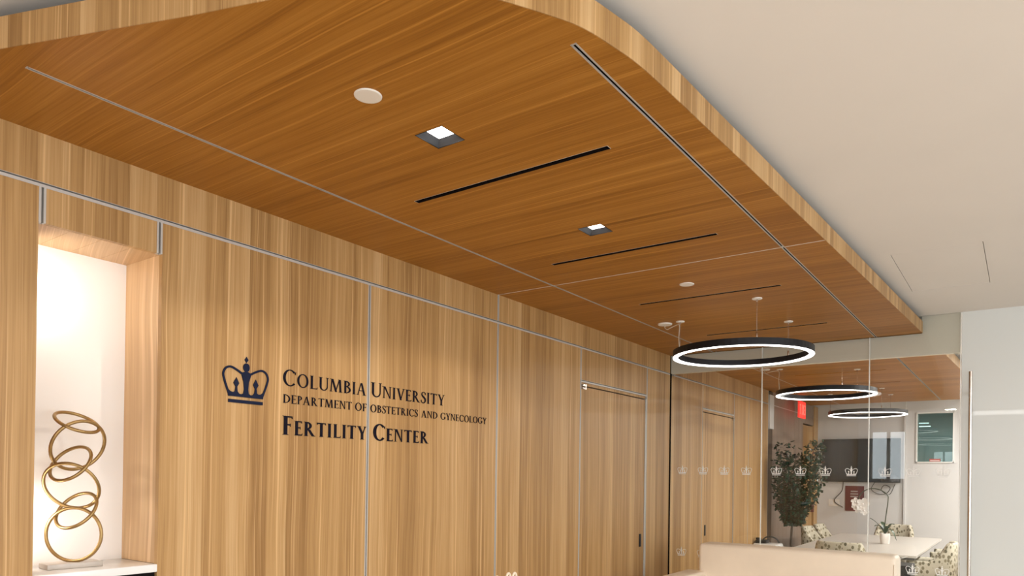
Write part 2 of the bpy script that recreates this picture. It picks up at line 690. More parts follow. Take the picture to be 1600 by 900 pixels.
canopy = struct(MB().prism(FRONT + [(xe(YE) - .02, YE), (0, YE)], ZP + .012, ZS + .087).build('ceiling_canopy', 'dark_core'),
                'dropped wood canopy ceiling with a curved front corner')
# front panel: one board with the two seams cut in from the joint
front = FRONT + [(xe(YJ - hj), YJ - hj), (S2 + h2, YJ - hj), (S2 + h2, S2Y), (S2 - h2, S2Y), (S2 - h2, YJ - hj),
                 (S1 + h1, YJ - hj), (S1 + h1, S1Y), (S1 - h1, S1Y), (S1 - h1, YJ - hj), (0, YJ - hj)]
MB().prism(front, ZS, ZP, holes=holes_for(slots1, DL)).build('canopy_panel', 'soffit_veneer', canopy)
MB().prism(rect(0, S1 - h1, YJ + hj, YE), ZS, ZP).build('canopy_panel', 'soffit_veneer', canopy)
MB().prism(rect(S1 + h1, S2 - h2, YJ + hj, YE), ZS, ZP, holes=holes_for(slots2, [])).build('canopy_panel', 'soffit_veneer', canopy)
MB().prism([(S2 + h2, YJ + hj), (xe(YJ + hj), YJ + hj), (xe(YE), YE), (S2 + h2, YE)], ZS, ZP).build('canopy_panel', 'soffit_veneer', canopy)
# recess behind slots and seams: black board just above the panels
MB().prism(FRONT + [(xe(YE) - .03, YE), (0, YE)], ZP + .002, ZP + .011,
           holes=[rect(x - DLH, x + DLH, y - DLH, y + DLH)[::-1] for x, y in DL]).build('black_board', 'black_gap', canopy)


def seam_trim(x, hw, y0, y1, par, fl=.32):
    b = MB()
    f = hw * 2 * fl
    b.box(x - hw, x - hw + f, y0, y1, ZS - .0008, ZS + .002)
    b.box(x + hw - f, x + hw, y0, y1, ZS - .0008, ZS + .002)
    MB().box(x - hw + .0001, x + hw - .0001, y0 + .003, y1, ZS + .007, ZP).build('groove_lining', 'black_gap', par)
    b.box(x - hw, x + hw, y0 - .003, y0 + .002, ZS - .0008, ZP)
    return b.build('reveal_trim', 'aluminium', par)


seam_trim(S1, h1, S1Y, YE, canopy, .26)
seam_trim(S2, h2, S2Y, YE, canopy, .28)
MB().box(0, xe(YJ) - .001, YJ - hj, YJ + hj, ZS - .0008, ZP).build('joint_strip', 'edge_strip', canopy)
# slot edges (pale lips along the near side)
for (a, b, y) in slots1 + slots2:
    s = MB()
    s.box(a, b, y - .0133, y - .0122, ZS - .0002, ZP)
    s.box(a - .0015, a, y - .0133, y + .0133, ZS - .0002, ZP)
    s.box(b, b + .0015, y - .0133, y + .0133, ZS - .0002, ZP)
    s.build('slot_lip', 'white_plastic', canopy)
    s = MB()
    s.box(a, b, y + .0115, y + .0133, ZS - .0004, ZP)
    s.box(a, a + .0015, y - .0122, y + .0115, ZS - .0004, ZP)
    s.box(b - .0015, b, y - .0122, y + .0115, ZS - .0004, ZP)
    s.build('slot_liner', 'black_gap', canopy)


def fascia(pts, z0, z1, par, th=.0026):
    n = len(pts)
    inn = []
    for i, p in enumerate(pts):
        a, b = pts[max(i - 1, 0)], pts[min(i + 1, n - 1)]
        dx, dy = b[0] - a[0], b[1] - a[1]
        l = math.hypot(dx, dy)
        inn.append((p[0] - dy / l * th, p[1] + dx / l * th))
    return MB().prism(pts + inn[::-1], z0, z1).build('fascia', 'fascia_veneer', par)


off = [(p[0], p[1]) for p in FRONT] + [(xe(YE), YE)]
# the fascia sits just outside the panels' edge
def outset(pts, d):
    n = len(pts)
    o = []
    for i, p in enumerate(pts):
        a, b = pts[max(i - 1, 0)], pts[min(i + 1, n - 1)]
        dx, dy = b[0] - a[0], b[1] - a[1]
        l = math.hypot(dx, dy)
        o.append((p[0] + dy / l * d, p[1] - dx / l * d))
    return o


fascia(outset(off, .0028), ZS - .0004, ZS + .087, canopy)

# the canopy runs on behind the glass over the meeting room
YC0, YC1 = YG + .075, 11.76
c2 = struct(MB().prism([(0, YC0), (xe(YC0) - .02, YC0), (xe(YC1) - .02, YC1), (0, YC1)], ZP + .012, ZS + .087).build('ceiling_canopy.001', 'dark_core'),
            'wood canopy ceiling of the meeting room')
slots3 = [(.637, 1.54, y) for y in (7.2, 8.25, 9.32, 10.39)]
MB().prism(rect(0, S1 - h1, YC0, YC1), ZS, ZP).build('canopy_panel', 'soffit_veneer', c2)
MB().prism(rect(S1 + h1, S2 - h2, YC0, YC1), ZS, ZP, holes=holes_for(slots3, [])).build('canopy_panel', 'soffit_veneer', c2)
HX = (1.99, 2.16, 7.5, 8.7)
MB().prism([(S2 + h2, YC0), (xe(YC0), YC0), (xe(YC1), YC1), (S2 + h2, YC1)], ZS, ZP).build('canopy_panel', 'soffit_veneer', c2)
MB().box(0, xe(YC0) - .03, YC0, YC1, ZP + .002, ZP + .011).build('black_board', 'black_gap', c2)
MB().box(S1 - h1, S1 + h1, YC0, YC1, ZS + .001, ZP).build('reveal_trim', 'aluminium', c2)
b = MB(); b.box(S2 - h2, S2 - h2 + .003, YC0, YC1, ZS - .0008, ZP); b.box(S2 + h2 - .003, S2 + h2, YC0, YC1, ZS - .0008, ZP)
b.build('reveal_trim', 'aluminium', c2)
fascia([(xe(YC0) + .0028, YC0), (xe(YC1) + .0028, YC1)], ZS - .0005, ZS + .087, c2)
MB().box(0, xe(YC1) + .01, YC1 + .001, YC1 + .014, ZS, ZS + .087).build('fascia', 'fascia_veneer', c2)

# ------------------------------------------------------------------ recessed square downlights and ceiling discs
def downlight(x, y, label):
    t = thing('recessed_downlight', (x, y, ZS), label, 'downlight', 'recessed square downlights in the wood canopy')
    h, q, d = DLH - .001, .037, .020
    b = MB()
    v = [(-h, -h, 0), (h, -h, 0), (h, h, 0), (-h, h, 0), (-q, -q, d), (q, -q, d), (q, q, d), (-q, q, d)]
    b.add(v, [(0, 4, 5, 1), (1, 5, 6, 2), (2, 6, 7, 3), (3, 7, 4, 0)])
    b.build('baffle', 'baffle', t)
    b = MB()
    for (a0, a1, b0, b1) in ((-h - .001, h + .001, -h - .001, -h + .0015), (-h - .001, h + .001, h - .0015, h + .001),
                             (-h - .001, -h + .0015, -h, h), (h - .0015, h + .001, -h, h)):
        b.box(a0, a1, b0, b1, -.0006, .003)
    b.build('trim_frame', 'black_metal', t)
    MB().box(-q, q, -q, q, d, d + .003).build('led_lens', 'led_panel', t)
    l = bpy.data.lights.new('downlight_lamp', 'SPOT')
    l.energy, l.color, l.spot_size, l.spot_blend, l.shadow_soft_size = 24, (1, .90, .76), math.radians(139), .18, .012
    q = bpy.data.objects.new('downlight_lamp', l)
    q.location = (x, y, ZS + d - .013)
    COL.objects.link(q)
    return t


downlight(*DL[0], 'square recessed downlight nearest the white disc speaker, larger in view')
downlight(*DL[1], 'square recessed downlight farther along, between the first two black slots')


def disc(name, x, y, r, h, label, cat, group=None, mat='white_plastic'):
    o = MB().lathe([(r * .9, -h), (r * .985, -h * .85), (r, -h * .3), (r, 0)], (0, 0, 0), 32).build(name, mat)
    o.location = (x, y, ZS)
    return tag(o, label, cat, group)


disc('ceiling_speaker', 1.101, 1.485, .042, .004, 'round white flush disc in the canopy nearest the camera, before the first downlight', 'speaker', 'white flush discs in the canopy')
disc('ceiling_speaker', 1.089, 4.014, .042, .004, 'round white flush disc just beyond the joint across the canopy', 'speaker', 'white flush discs in the canopy')

# ------------------------------------------------------------------ ring pendants
RR = .468


def ring_pendant(cx, cy, anchors, junc, label, zb=2.388):
    t = thing('ring_pendant_lamp', (cx, cy, ZS), label, 'pendant lamp', 'black ring pendants with lit undersides')
    zo = zb - ZS
    n = 72
    ri = RR - .034
    MB().lathe([(ri, zo + .006), (ri, zo + .046), (RR, zo + .046), (RR, zo), (RR - .003, zo), (RR - .003, zo + .006), (ri, zo + .006)],
               n=n, cap=False, smooth=False).build('ring_housing', 'black_metal', t)
    MB().lathe([(ri, zo + .004), (ri, zo - .004), (RR - .001, zo - .004), (RR - .001, zo + .004)], n=n, cap=False, smooth=False).build('light_diffuser', 'led_white', t)
    for k, (ax, ay) in enumerate(anchors):
        ax, ay = ax - cx, ay - cy
        l = math.hypot(ax, ay)
        px, py = ax / l * (RR - .016), ay / l * (RR - .016)
        c = MB()
        c.tube([(px, py, -.006), (px, py, -.02)], .006)
        c.tube([(px, py, -.02), (px, py, zo + .08)], .0016, 6)
        c.lathe([(.003, .085), (.006, .075), (.006, .05)], (px, py, zo), 10)
        cb = c.build('suspension_cable', 'steel', t)
        MB().lathe([(.028, -.007), (.031, -.005), (.031, 0)], (px, py, 0), 20).build('cable_canopy', 'white_plastic', cb)
        if k == len(anchors) - 1 and junc:
            jx, jy = junc[0] - cx, junc[1] - cy
            MB().lathe([(.048, -.010), (.052, -.008), (.052, 0)], (jx, jy, 0), 28).build('power_canopy', 'white_plastic', t)
            cord = [(jx, jy, -.01), (jx, jy, -.03), (jx + .02, jy - .004, -.045), (jx + .05, jy - .005, -.035), ((jx + px) / 2 + .03, (jy + py) / 2, -.022), (px - .01, py, -.022),
                    (px - .006, py + .002, -.05), (px - .010, py, -.12), (px - .004, py, -.2), (px - .008, py, zo + .05)]
            MB().tube(smooth_curve(cord, 4), .003, 6).build('power_cord', 'cord_clear', t)
    return t


ring_pendant(1.112, 4.962, [(1.332, 4.567), (1.314, 5.358), (.671, 4.957)], (.533, 4.976), 'black ring pendant lamp nearest, hanging in front of the glass partition')
ring_pendant(1.080, 7.675, [(1.291, 8.05), (1.30, 7.30), (.626, 7.689)], (.497, 7.613), 'black ring pendant lamp just behind the glass partition, left of the last one')
ring_pendant(1.036, 10.30, [(1.268, 9.90), (1.25, 10.69), (.58, 10.3)], None, 'black ring pendant lamp farthest back, over the white meeting table')

# ------------------------------------------------------------------ glass partition
gp = thing('glass_partition', (0, YG, 0), 'frameless clear glass partition with rows of small frosted crowns between lobby and meeting room', 'glass wall')
gx = [.006, .848, 1.696, 2.318]
panes = []
for a, b in zip(gx[:-1], gx[1:]):
    panes.append(part(MB().box(a + .0015, b - .0015, YG, YG + .012, .01, ZC), 'glass_panel', 'clear_glass', gp))
for x in gx[1:-1]:
    part(MB().box(x - .003, x + .003, YG - .001, YG + .013, .01, ZC), 'glass_joint', 'edge_strip', gp)
part(MB().box(gx[-1] - .003, gx[-1] + .003, YG - .001, YG + .013, .01, ZC), 'glass_joint', 'edge_strip', gp)
hd = MB().box(0, 2.06, YG + .016, YG + .070, ZT + .003, ZS)
hd.box(2.06, gx[-1], YG + .016, YG + .070, ZT + .003, ZC)
struct(hd.build('trim_1', 'header_paint'), 'painted header behind the top of the glass')

# back-painted white glass door with a long pull on the right
dr = MB().box(gx[-1] + .006, 3.35, YG, YG + .012, .01, ZC).build('door_3', 'backpaint_glass')
struct(dr, 'white back-painted glass door leaf with a long steel pull')
MB().box(3.36, XR, YG, YG + .012, 0, ZC).build('side_leaf', 'backpaint_glass', dr)
b = MB()
b.tube([(2.386, YG - .06, .35), (2.386, YG - .06, 2.357)], .0125, 16)
b.build('pull_bar', 'steel', dr)
b = MB()
for z in (.55, 2.20):
    b.tube([(2.386, YG - .05, z), (2.386, YG + .001, z)], .008, 10)
b.build('pull_standoff', 'steel', dr)


# ------------------------------------------------------------------ crown emblem
def crown_polys():
    """outline pieces of the crown in a frame of half-width 1, base at 0"""
    P = []
    P.append([(-.745, 0), (.745, 0), (.745, .125), (-.745, .125)])
    # left arch stroke (thick line), body and spade
    arch = smooth_curve([(-.70, .28), (-.80, .52), (-.92, .85), (-.965, 1.08), (-.87, 1.28), (-.68, 1.36), (-.45, 1.29), (-.15, 1.13)], 5)
    wd = .04
    for sgn in (-1, 1):
        for i in range(len(arch) - 1):
            (x0, y0), (x1, y1) = arch[i], arch[i + 1]
            dx, dy = x1 - x0, y1 - y0
            l = math.hypot(dx, dy)
            nx, ny = -dy / l * wd, dx / l * wd
            q = [(x0 + nx, y0 + ny), (x0 - nx, y0 - ny), (x1 - nx + dx * .2, y1 - ny + dy * .2), (x1 + nx + dx * .2, y1 + ny + dy * .2)]
            P.append([(-sgn * -1 * x, y) if sgn == 1 else (-x, y) for x, y in q])
        # spade
        sp = [(-.42, .98), (-.30, .76), (-.385, .62), (-.36, .42), (-.48, .42), (-.455, .62), (-.54, .76)]
        P.append([(x * (1 if sgn == 1 else -1), y) for x, y in sp])
        # scalloped base
        bs = [(-.75, .24), (0, .24), (0, .42), (-.13, .38), (-.20, .34), (-.30, .36), (-.36, .44), (-.48, .44), (-.55, .40), (-.66, .42), (-.80, .54)]
        P.append([(x * (1 if sgn == 1 else -1), y) for x, y in bs])
    # centre body
    P.append([(-.13, .30), (.13, .30), (.09, .55), (.12, .85), (.20, 1.08), (.19, 1.18), (.06, 1.24), (-.06, 1.24), (-.19, 1.18), (-.20, 1.08), (-.12, .85), (-.09, .55)])
    P.append([(.14 * math.cos(2 * PI * i / 16), 1.40 + .17 * math.sin(2 * PI * i / 16)) for i in range(16)])
    P.append([(0, 1.58), (.08, 1.70), (0, 1.82), (-.08, 1.70)])
    return P


def ccw(p):
    a = sum(p[i][0] * p[(i + 1) % len(p)][1] - p[(i + 1) % len(p)][0] * p[i][1] for i in range(len(p)))
    return p if a > 0 else p[::-1]


CROWN = [ccw(p) for p in crown_polys()]
# wall emblem: horizontal runs along +Y on the wall (facing +X)
sign = thing('wall_lettering', (0, 2.75, 1.85), 'dark navy raised lettering in three lines with a crown emblem on the veneer wall', 'sign')
b = MB()
for i, p in enumerate(CROWN):
    b.prism([(1.825 + x * .112, 1.836 + y * .110) for x, y in p], .0012, .004 + i * 1.2e-5, lambda a, b_, c: (c, a, b_))
part(b, 'crown_emblem', 'emblem_blue', sign)
# glass decals
for i, pane in enumerate(panes):
    for k in range(4):
        x = (.13, .979, 1.817)[i] + k * .1975
        if x > gx[i + 1] - .04:
            continue
        for z in (1.572, .815):
            b = MB()
            for j, p in enumerate(CROWN):
                b.prism([(x + q[0] * .047, z + q[1] * .045) for q in p][::-1], YG - .0014 - j * 6e-6, YG - .0006, lambda a, b_, c: (a, c, b_))
            b.build('crown_decal', 'frost_vinyl', pane)


# ------------------------------------------------------------------ serif capitals (own outlines)
def glyph(ch, ws):
    """polygons of a roman capital of height 1; returns (polys, width)"""
    th, sf, sh = ws * .42, .075, .032
    P = []

    def stem(x, y0=0, y1=1, w=ws, top=True, bot=True):
        P.append([(x, y0), (x + w, y0), (x + w, y1), (x, y1)])
        if bot: P.append([(x - sf, y0), (x + w + sf, y0), (x + w + sf * .3, y0 + sh), (x - sf * .3, y0 + sh)])
        if top: P.append([(x - sf * .3, y1 - sh), (x + w + sf * .3, y1 - sh), (x + w + sf, y1), (x - sf, y1)])

    def diag(x0, y0, x1, y1, w):
        P.append([(x0, y0), (x0 + w, y0), (x1 + w, y1), (x1, y1)])

    def serif(x, y, w):
        P.append([(x - sf, y - (sh if y > .5 else 0)), (x + w + sf, y - (sh if y > .5 else 0)), (x + w + sf, y + (0 if y > .5 else sh)), (x - sf, y + (0 if y > .5 else sh))])

    def arc(cx, cy, rx, ry, a0, a1, wx, wy, n=20):
        o, i = [], []
        for k in range(n + 1):
            a = math.radians(a0 + (a1 - a0) * k / n)
            o.append((cx + rx * math.cos(a), cy + ry * math.sin(a)))
            i.append((cx + (rx - wx) * math.cos(a), cy + (ry - wy) * math.sin(a)))
        for k in range(n):
            P.append([o[k], o[k + 1], i[k + 1], i[k]])

    def bar(x0, x1, y, end=0):
        P.append([(x0, y), (x1, y), (x1, y + th), (x0, y + th)])
        if end > 0: P.append([(x1 - th * .8, y), (x1 + .01, y), (x1 + .035, y + .15), (x1 + .01, y + .15)])
        if end < 0: P.append([(x1 - th * .8, y + th), (x1 + .01, y + th), (x1 + .02, y + th - .15), (x1 - .005, y + th - .15)])

    if ch == 'I':
        stem(sf); return P, ws + 2 * sf
    if ch == 'L':
        stem(sf); bar(sf, .54, 0, 1); return P, .57
    if ch in 'EF':
        stem(sf); bar(sf, .5, 1 - th, -1); bar(sf, .42, .50)
        P.append([(.41, .43), (.43, .43), (.43, .61), (.41, .61)])
        if ch == 'E': bar(sf, .53, 0, 1)
        return P, .56 if ch == 'E' else .53
    if ch == 'T':
        stem(.33 - ws / 2, top=False); bar(.03, .63, 1 - th, -1)
        P.append([(.02, 1), (.05, 1 - .15), (.025, 1 - .16), (0, 1)]); return P, .66
    if ch == 'U':
        P.append([(sf, .3), (sf + ws, .3), (sf + ws, 1), (sf, 1)]); serif(sf, 1, ws)
        P.append([(.64, .3), (.64 + th, .3), (.64 + th, 1), (.64, 1)]); serif(.64, 1, th)
        cx, rx = (sf + .64 + th) / 2, (.64 + th - sf) / 2
        n = 18
        o, i = [], []
        for k in range(n + 1):
            a = PI + PI * k / n
            w = ws + (th - ws) * k / n
            o.append((cx + rx * math.cos(a), .31 + .33 * math.sin(a))); i.append((cx + (rx - w) * math.cos(a), .31 + (.33 - th * 1.2) * math.sin(a)))
        for k in range(n): P.append([o[k], o[k + 1], i[k + 1], i[k]])
        return P, .64 + th + sf
    if ch == 'N':
        P.append([(.09, 0), (.09 + th, 0), (.09 + th, 1), (.09, 1)]); serif(.09, 0, th); serif(.03, 1, .1)
        P.append([(.09, 1), (.09 + ws, 1), (.70, 0), (.70 - ws * .4, 0)])
        P.append([(.70 - th, 0), (.70, 0), (.70, 1), (.70 - th, 1)]); serif(.70 - th, 1, th); return P, .79
    if ch == 'M':
        diag(.06, 0, .12, 1, th); serif(.06, 0, th)
        diag(.43, 0, .12, 1, ws); diag(.43, 0, .72, 1, th)
        diag(.79, 0, .72, 1, ws); serif(.79, 0, ws); serif(.10, 1, .02); serif(.74, 1, .04); return P, .79 + ws + sf
    if ch == 'V':
        diag(.33, 0, .05, 1, ws); diag(.35, 0, .62, 1, th); serif(.05, 1, ws); serif(.62, 1, th); return P, .73
    if ch == 'Y':
        cx = .31
        P.append([(cx, 0), (cx + ws, 0), (cx + ws, .45), (cx, .45)]); serif(cx, 0, ws)
        diag(cx, .44, .05, 1, ws); diag(cx + ws - th, .44, .60, 1, th); serif(.05, 1, ws); serif(.60, 1, th); return P, .70
    if ch == 'A':
        diag(.06, 0, .34, 1, th); diag(.60, 0, .33, 1, ws); serif(.06, 0, th); serif(.60, 0, ws); bar(.18, .58, .33); return P, .60 + ws + sf
    if ch in 'BPRD':
        stem(sf)
        if ch == 'D':
            arc(sf + ws * .6, .5, .60, .5, -90, 90, ws, th); return P, sf + ws * .6 + .62
        y = .46 if ch != 'B' else .52
        arc(sf + ws * .6, (1 + y) / 2, .36, (1 - y) / 2, -90, 90, ws * .9, th)
        P.append([(sf, y), (sf + ws, y), (sf + ws, y + th), (sf, y + th)])
        if ch == 'B':
            arc(sf + ws * .6, y / 2 + th / 2, .43, y / 2 + th / 2, -90, 90, ws, th); return P, sf + ws * .6 + .46
        if ch == 'R':
            diag(.56, 0, .24, .48, ws); P.append([(.56, 0), (.56 + ws + .07, 0), (.56 + ws + .05, sh), (.56, sh * 2)]); return P, .56 + ws + .06
        return P, sf + ws * .6 + .39
    if ch == 'O':
        arc(.42, .5, .41, .52, 0, 360, ws, th, 36); return P, .84
    if ch in 'CG':
        arc(.42, .5, .41, .52, 42, 318, ws, th, 28)
        c, s = math.cos(math.radians(42)), math.sin(math.radians(42))
        P.append([(.42 + .41 * c - .03, .5 + .52 * s - .05), (.42 + .41 * c + .02, .5 + .52 * s - .13), (.42 + .41 * c + .035, .5 + .52 * s + .06), (.42 + .41 * c, .5 + .52 * s + .02)])
        if ch == 'G':
            P.append([(.64, .06), (.64 + ws, .10), (.64 + ws, .42), (.64, .42)]); serif(.64, .42 - sh, ws); return P, .80
        return P, .76
    if ch == 'S':
        sp = smooth_curve([(.44, .80), (.40, .93), (.26, .985), (.12, .92), (.09, .76), (.18, .62), (.32, .50), (.43, .36), (.42, .16), (.28, .02), (.13, .03), (.05, .13), (.03, .24)], 4)
        n = len(sp)
        o, i = [], []
        for k, p in enumerate(sp):
            a, b_ = sp[max(k - 1, 0)], sp[min(k + 1, n - 1)]
            dx, dy = b_[0] - a[0], b_[1] - a[1]
            l = math.hypot(dx, dy)
            t = k / (n - 1)
            w = (th + (ws - th) * math.exp(-((t - .5) / .17) ** 2)) * .55
            o.append((p[0] - dy / l * w, p[1] + dx / l * w)); i.append((p[0] + dy / l * w, p[1] - dx / l * w))
        for k in range(n - 1): P.append([o[k], o[k + 1], i[k + 1], i[k]])
        P.append([(.415, .76), (.45, .74), (.46, .95), (.43, .93)]); P.append([(.02, .28), (.05, .28), (.06, .06), (.03, .08)])
        return P, .50
    return P, .3


def word(text, y0, y1, zb, cap, small, ws, gap=.10):
    """set a word between y0 and y1 along the wall, first letter taller"""
    items, w = [], 0
    for i, ch in enumerate(text):
        h = cap if i == 0 else small
        g, gw = glyph(ch, ws if i == 0 else ws * .97)
        items.append((g, h, w))
        w += gw * h + gap * small * (1 if i < len(text) - 1 else 0)
    k = (y1 - y0) / w
    for g, h, x in items:
        b = MB()
        for i, p in enumerate(g):
            b.prism(ccw([(y0 + (x + q[0] * h) * k, zb + q[1] * h) for q in p]), .0012, .0035 + i * 1.2e-5, lambda a, b_, c: (c, a, b_))
        part(b, 'letter', 'navy_vinyl', sign)


word('COLUMBIA', 2.012, 2.512, 1.936, .073, .061, .145)
word('UNIVERSITY', 2.545, 3.112, 1.937, .073, .061, .145)
word('DEPARTMENT', 2.014, 2.418, 1.857, .039, .039, .14)
word('OF', 2.440, 2.517, 1.857, .039, .039, .14)
word('OBSTETRICS', 2.543, 2.893, 1.857, .039, .039, .14)
word('AND', 2.922, 3.056, 1.857, .039, .039, .14)
word('GYNECOLOGY', 3.082, 3.509, 1.857, .039, .039, .14)
word('FERTILITY', 2.012, 2.514, 1.714, .085, .066, .185)
word('CENTER', 2.563, 2.983, 1.714, .085, .066, .185)

# ------------------------------------------------------------------ ring sculpture in the niche
scx, scy = -.125, 1.205
sc = thing('ring_sculpture', (scx, scy, NZ0), 'tall bronze sculpture of six stacked interlocked rings on a marble base in the niche', 'sculpture')
b = MB()
b.rbox(-.055, .035, -.095, .090, 0, .020, r=.003)
bs = b.build('marble_base', 'marble', sc)
bs.rotation_euler = (0, 0, math.radians(-4))
e1 = Vector((.3905, .9206, 0))         # across the group of rings
e3 = Vector((-.9206, .3905, 0))        # towards the back of the niche
ez = Vector((0, 0, 1))
# sideways shift, centre height, ring radius, foreshortened half-axis, lean of the long axis, which way it tips
RINGS = [(.0, .1024, .0977, .0870, 90, 1), (.007, .1907, .0775, .0442, 43.5, 1), (-.0095, .2802, .0945, .0748, -37.5, -1),
         (-.0137, .3626, .0776, .0449, 43.7, 1), (.0095, .4297, .0966, .0761, 49.3, -1), (.0044, .5149, .0738, .0313, -19, 1)]
for (lat, up, a, bb, phi, sg) in RINGS:
    c = e1 * lat + ez * (.019 + up)
    ph = math.radians(phi)
    mj = e1 * math.cos(ph) + ez * math.sin(ph)
    mn = (-e1 * math.sin(ph) + ez * math.cos(ph)) * (bb / a) + e3 * (sg * math.sqrt(max(0, 1 - (bb / a) ** 2)))
    pts = [c + (mj * math.cos(2 * PI * k / 56) + mn * math.sin(2 * PI * k / 56)) * a for k in range(56)]
    MB().tube(pts, .0062, 10, closed=True).build('ring', 'bronze', sc)

# ------------------------------------------------------------------ cream sofa
def sofa():
    x0, x1, yb, yf = .50, 1.995, 5.98, 5.12
    t = thing('sofa', ((x0 + x1) / 2, 5.6, 0), 'cream leather sofa with a high straight back standing before the glass partition', 'sofa')
    part(MB().rbox(x0 + .015, x1 - .015, 5.74, yb, .12, 1.0, r=.035, seg=4), 'backrest', 'cream_leather', t)
    part(MB().rbox(x0 - .085, x0 + .085, yf, 5.76, .10, .775, r=.022, seg=3), 'armrest', 'cream_leather', t)
    part(MB().rbox(x1 - .085, x1 + .085, yf, 5.76, .10, .775, r=.022, seg=3), 'armrest', 'cream_leather', t)
    part(MB().rbox(x0 + .08, x1 - .08, yf, 5.75, .12, .30, r=.02), 'base', 'cream_leather', t)
    part(MB().rbox(x0 + .09, (x0 + x1) / 2 - .004, yf - .02, 5.74, .30, .46, r=.04), 'seat_cushion', 'cream_leather', t)
    part(MB().rbox((x0 + x1) / 2 + .004, x1 - .09, yf - .02, 5.74, .30, .46, r=.04), 'seat_cushion', 'cream_leather', t)
    for x in (x0, x1):
        for y in (yf + .06, 5.9):
            part(MB().tube([(x, y, 0), (x, y, .125)], .02, 10), 'leg', 'steel', t)
    # piping down the right end of the back
    part(MB().tube([(x1 - .03, 5.742, .30), (x1 - .03, 5.742, .94)], .004, 6), 'piping', 'cream_leather', t)
    return t


sofa()

# cream loop-back chair whose top just enters the frame by the wall
def loop_chair():
    x, y = .32, 3.25
    t = thing('loop_back_chair', (x, y, 0), 'cream loop-back chair whose top rail loops just show at the bottom edge before the wall', 'chair')
    def P(a, z, d=0): return (x + d, y + a, z)
    zt = .975
    MBs = MB().rbox(x - .02, x + .42, y - .21, y + .25, .42, .47, r=.02)
    part(MBs, 'seat', 'cream_leather', t)
    for a, w, dz in ((-.17, .11, -.018), (-.035, .07, 0), (.075, .05, .008), (.135, .05, .004)):
        pts = [P(a - w / 2, .46), P(a - w / 2, zt - .08 + dz), P(a - w * .36, zt - .02 + dz), P(a, zt + dz), P(a + w * .36, zt - .02 + dz), P(a + w / 2, zt - .08 + dz), P(a + w / 2, .46)]
        part(MB().tube(smooth_curve(pts, 4), .007, 8), 'back_loop', 'cream_leather', t)
    for dx in (.01, .38):
        for a in (-.18, .22):
            part(MB().tube([P(a, .44, dx), P(a, 0, dx)], [.016, .011], 10), 'leg', 'chair_leg', t)


loop_chair()

# ------------------------------------------------------------------ meeting room shell
far = struct(MB().box(-.4, 2.35, YF, YF + .2, 0, 1.8).build('wall_far', 'wall_paint'))
b = MB(); b.box(-.4, 1.392, YF, YF + .2, 1.8, ZC); b.box(1.878, 2.35, YF, YF + .2, 1.8, ZC); b.box(1.392, 1.878, YF, YF + .2, 2.545, ZC)
b.build('upper_wall', 'wall_paint', far)
# corner return right of the screen
MB().box(1.235, 1.262, YF - .03, YF, 0, ZC).build('corner_trim', 'wall_paint', far)
# hall wall beyond the veneer: greyer boards, a pale header and an oak door frame
wh = struct(MB().box(-.40, -.12, YW + .01, YF, 0, ZC).build('wall_hall', 'dark_core'))
for a, b_ in ((9.69, 10.24), (10.245, 10.79), (10.795, 11.30)):
    MB().box(-.12, 0, a, b_, 0, ZT - .008).build('panel', 'hall_veneer', wh)
    MB().box(-.12, 0, a, b_, ZT + .004, ZS).build('panel', 'hall_veneer', wh)
MB().box(-.12, -.002, 9.69, 11.9, ZT - .008, ZT + .004).build('reveal_trim', 'aluminium', wh)
MB().box(-.1, .02, YW + .012, 9.685, 2.19, 2.63).build('pale_header', 'wall_paint', wh)
d4 = struct(MB().box(-.05, -.012, 11.33, 11.94, 0, 2.36).build('door_4', 'frame_veneer'))
MB().box(-.12, .0, 11.30, 11.95, 2.38, ZS).build('transom', 'hall_veneer', wh)
b = MB(); b.box(-.12, .012, 11.955, 12.195, 0, ZS)
b.build('door_frame', 'frame_veneer', d4)
MB().box(-.012, .03, 11.86, 11.92, 1.02, 1.16).build('lock_plate', 'poster_red', d4)

# window in the far wall to a dim room
b = MB()
for (x0, x1, z0, z1) in ((1.392, 1.878, 1.80, 1.818), (1.392, 1.878, 2.535, 2.553), (1.392, 1.408, 1.8, 2.55), (1.862, 1.878, 1.8, 2.55)):
    b.box(x0, x1, YF - .015, YF + .2, z0, z1)
w3 = struct(b.build('window_3', 'window_frame_paint'))
MB().box(1.40, 1.87, YF + .05, YF + .056, 1.81, 2.54).build('pane', 'green_glass', w3)
rm = MB(); rm.box(.6, 3.2, YF + 2.6, YF + 2.7, .8, 3.0); rm.box(.6, 3.2, YF + .25, YF + 2.6, 2.72, 2.78); rm.box(.6, .7, YF + .25, YF + 2.6, .8, 2.72); rm.box(3.1, 3.2, YF + .25, YF + 2.6, .8, 2.72)
rm.box(.6, 3.2, YF + .25, YF + 2.6, .8, .86)
rm.build('room_beyond', 'dim_room', w3)
for y, x0, x1 in ((YF + 1.1, .95, 1.45), (YF + 1.9, .85, 1.40)):
    MB().box(x0, x1, y, y + .03, 2.46, 2.475).build('linear_light', 'led_soft', w3)
area('room_fill', (1.6, YF + 1.4, 2.70), .6, .6, 14, (0, 0, -1), (.95, 1, 1))  # unseen fill light added to brighten the room beyond
MB().box(1.565, 1.705, YF + .040, YF + .048, 1.822, 1.862).build('red_notice', 'sign_red', w3)
MB().box(1.575, 1.695, YF + .036, YF + .040, 1.832, 1.842).build('notice_text', 'sign_white', w3)

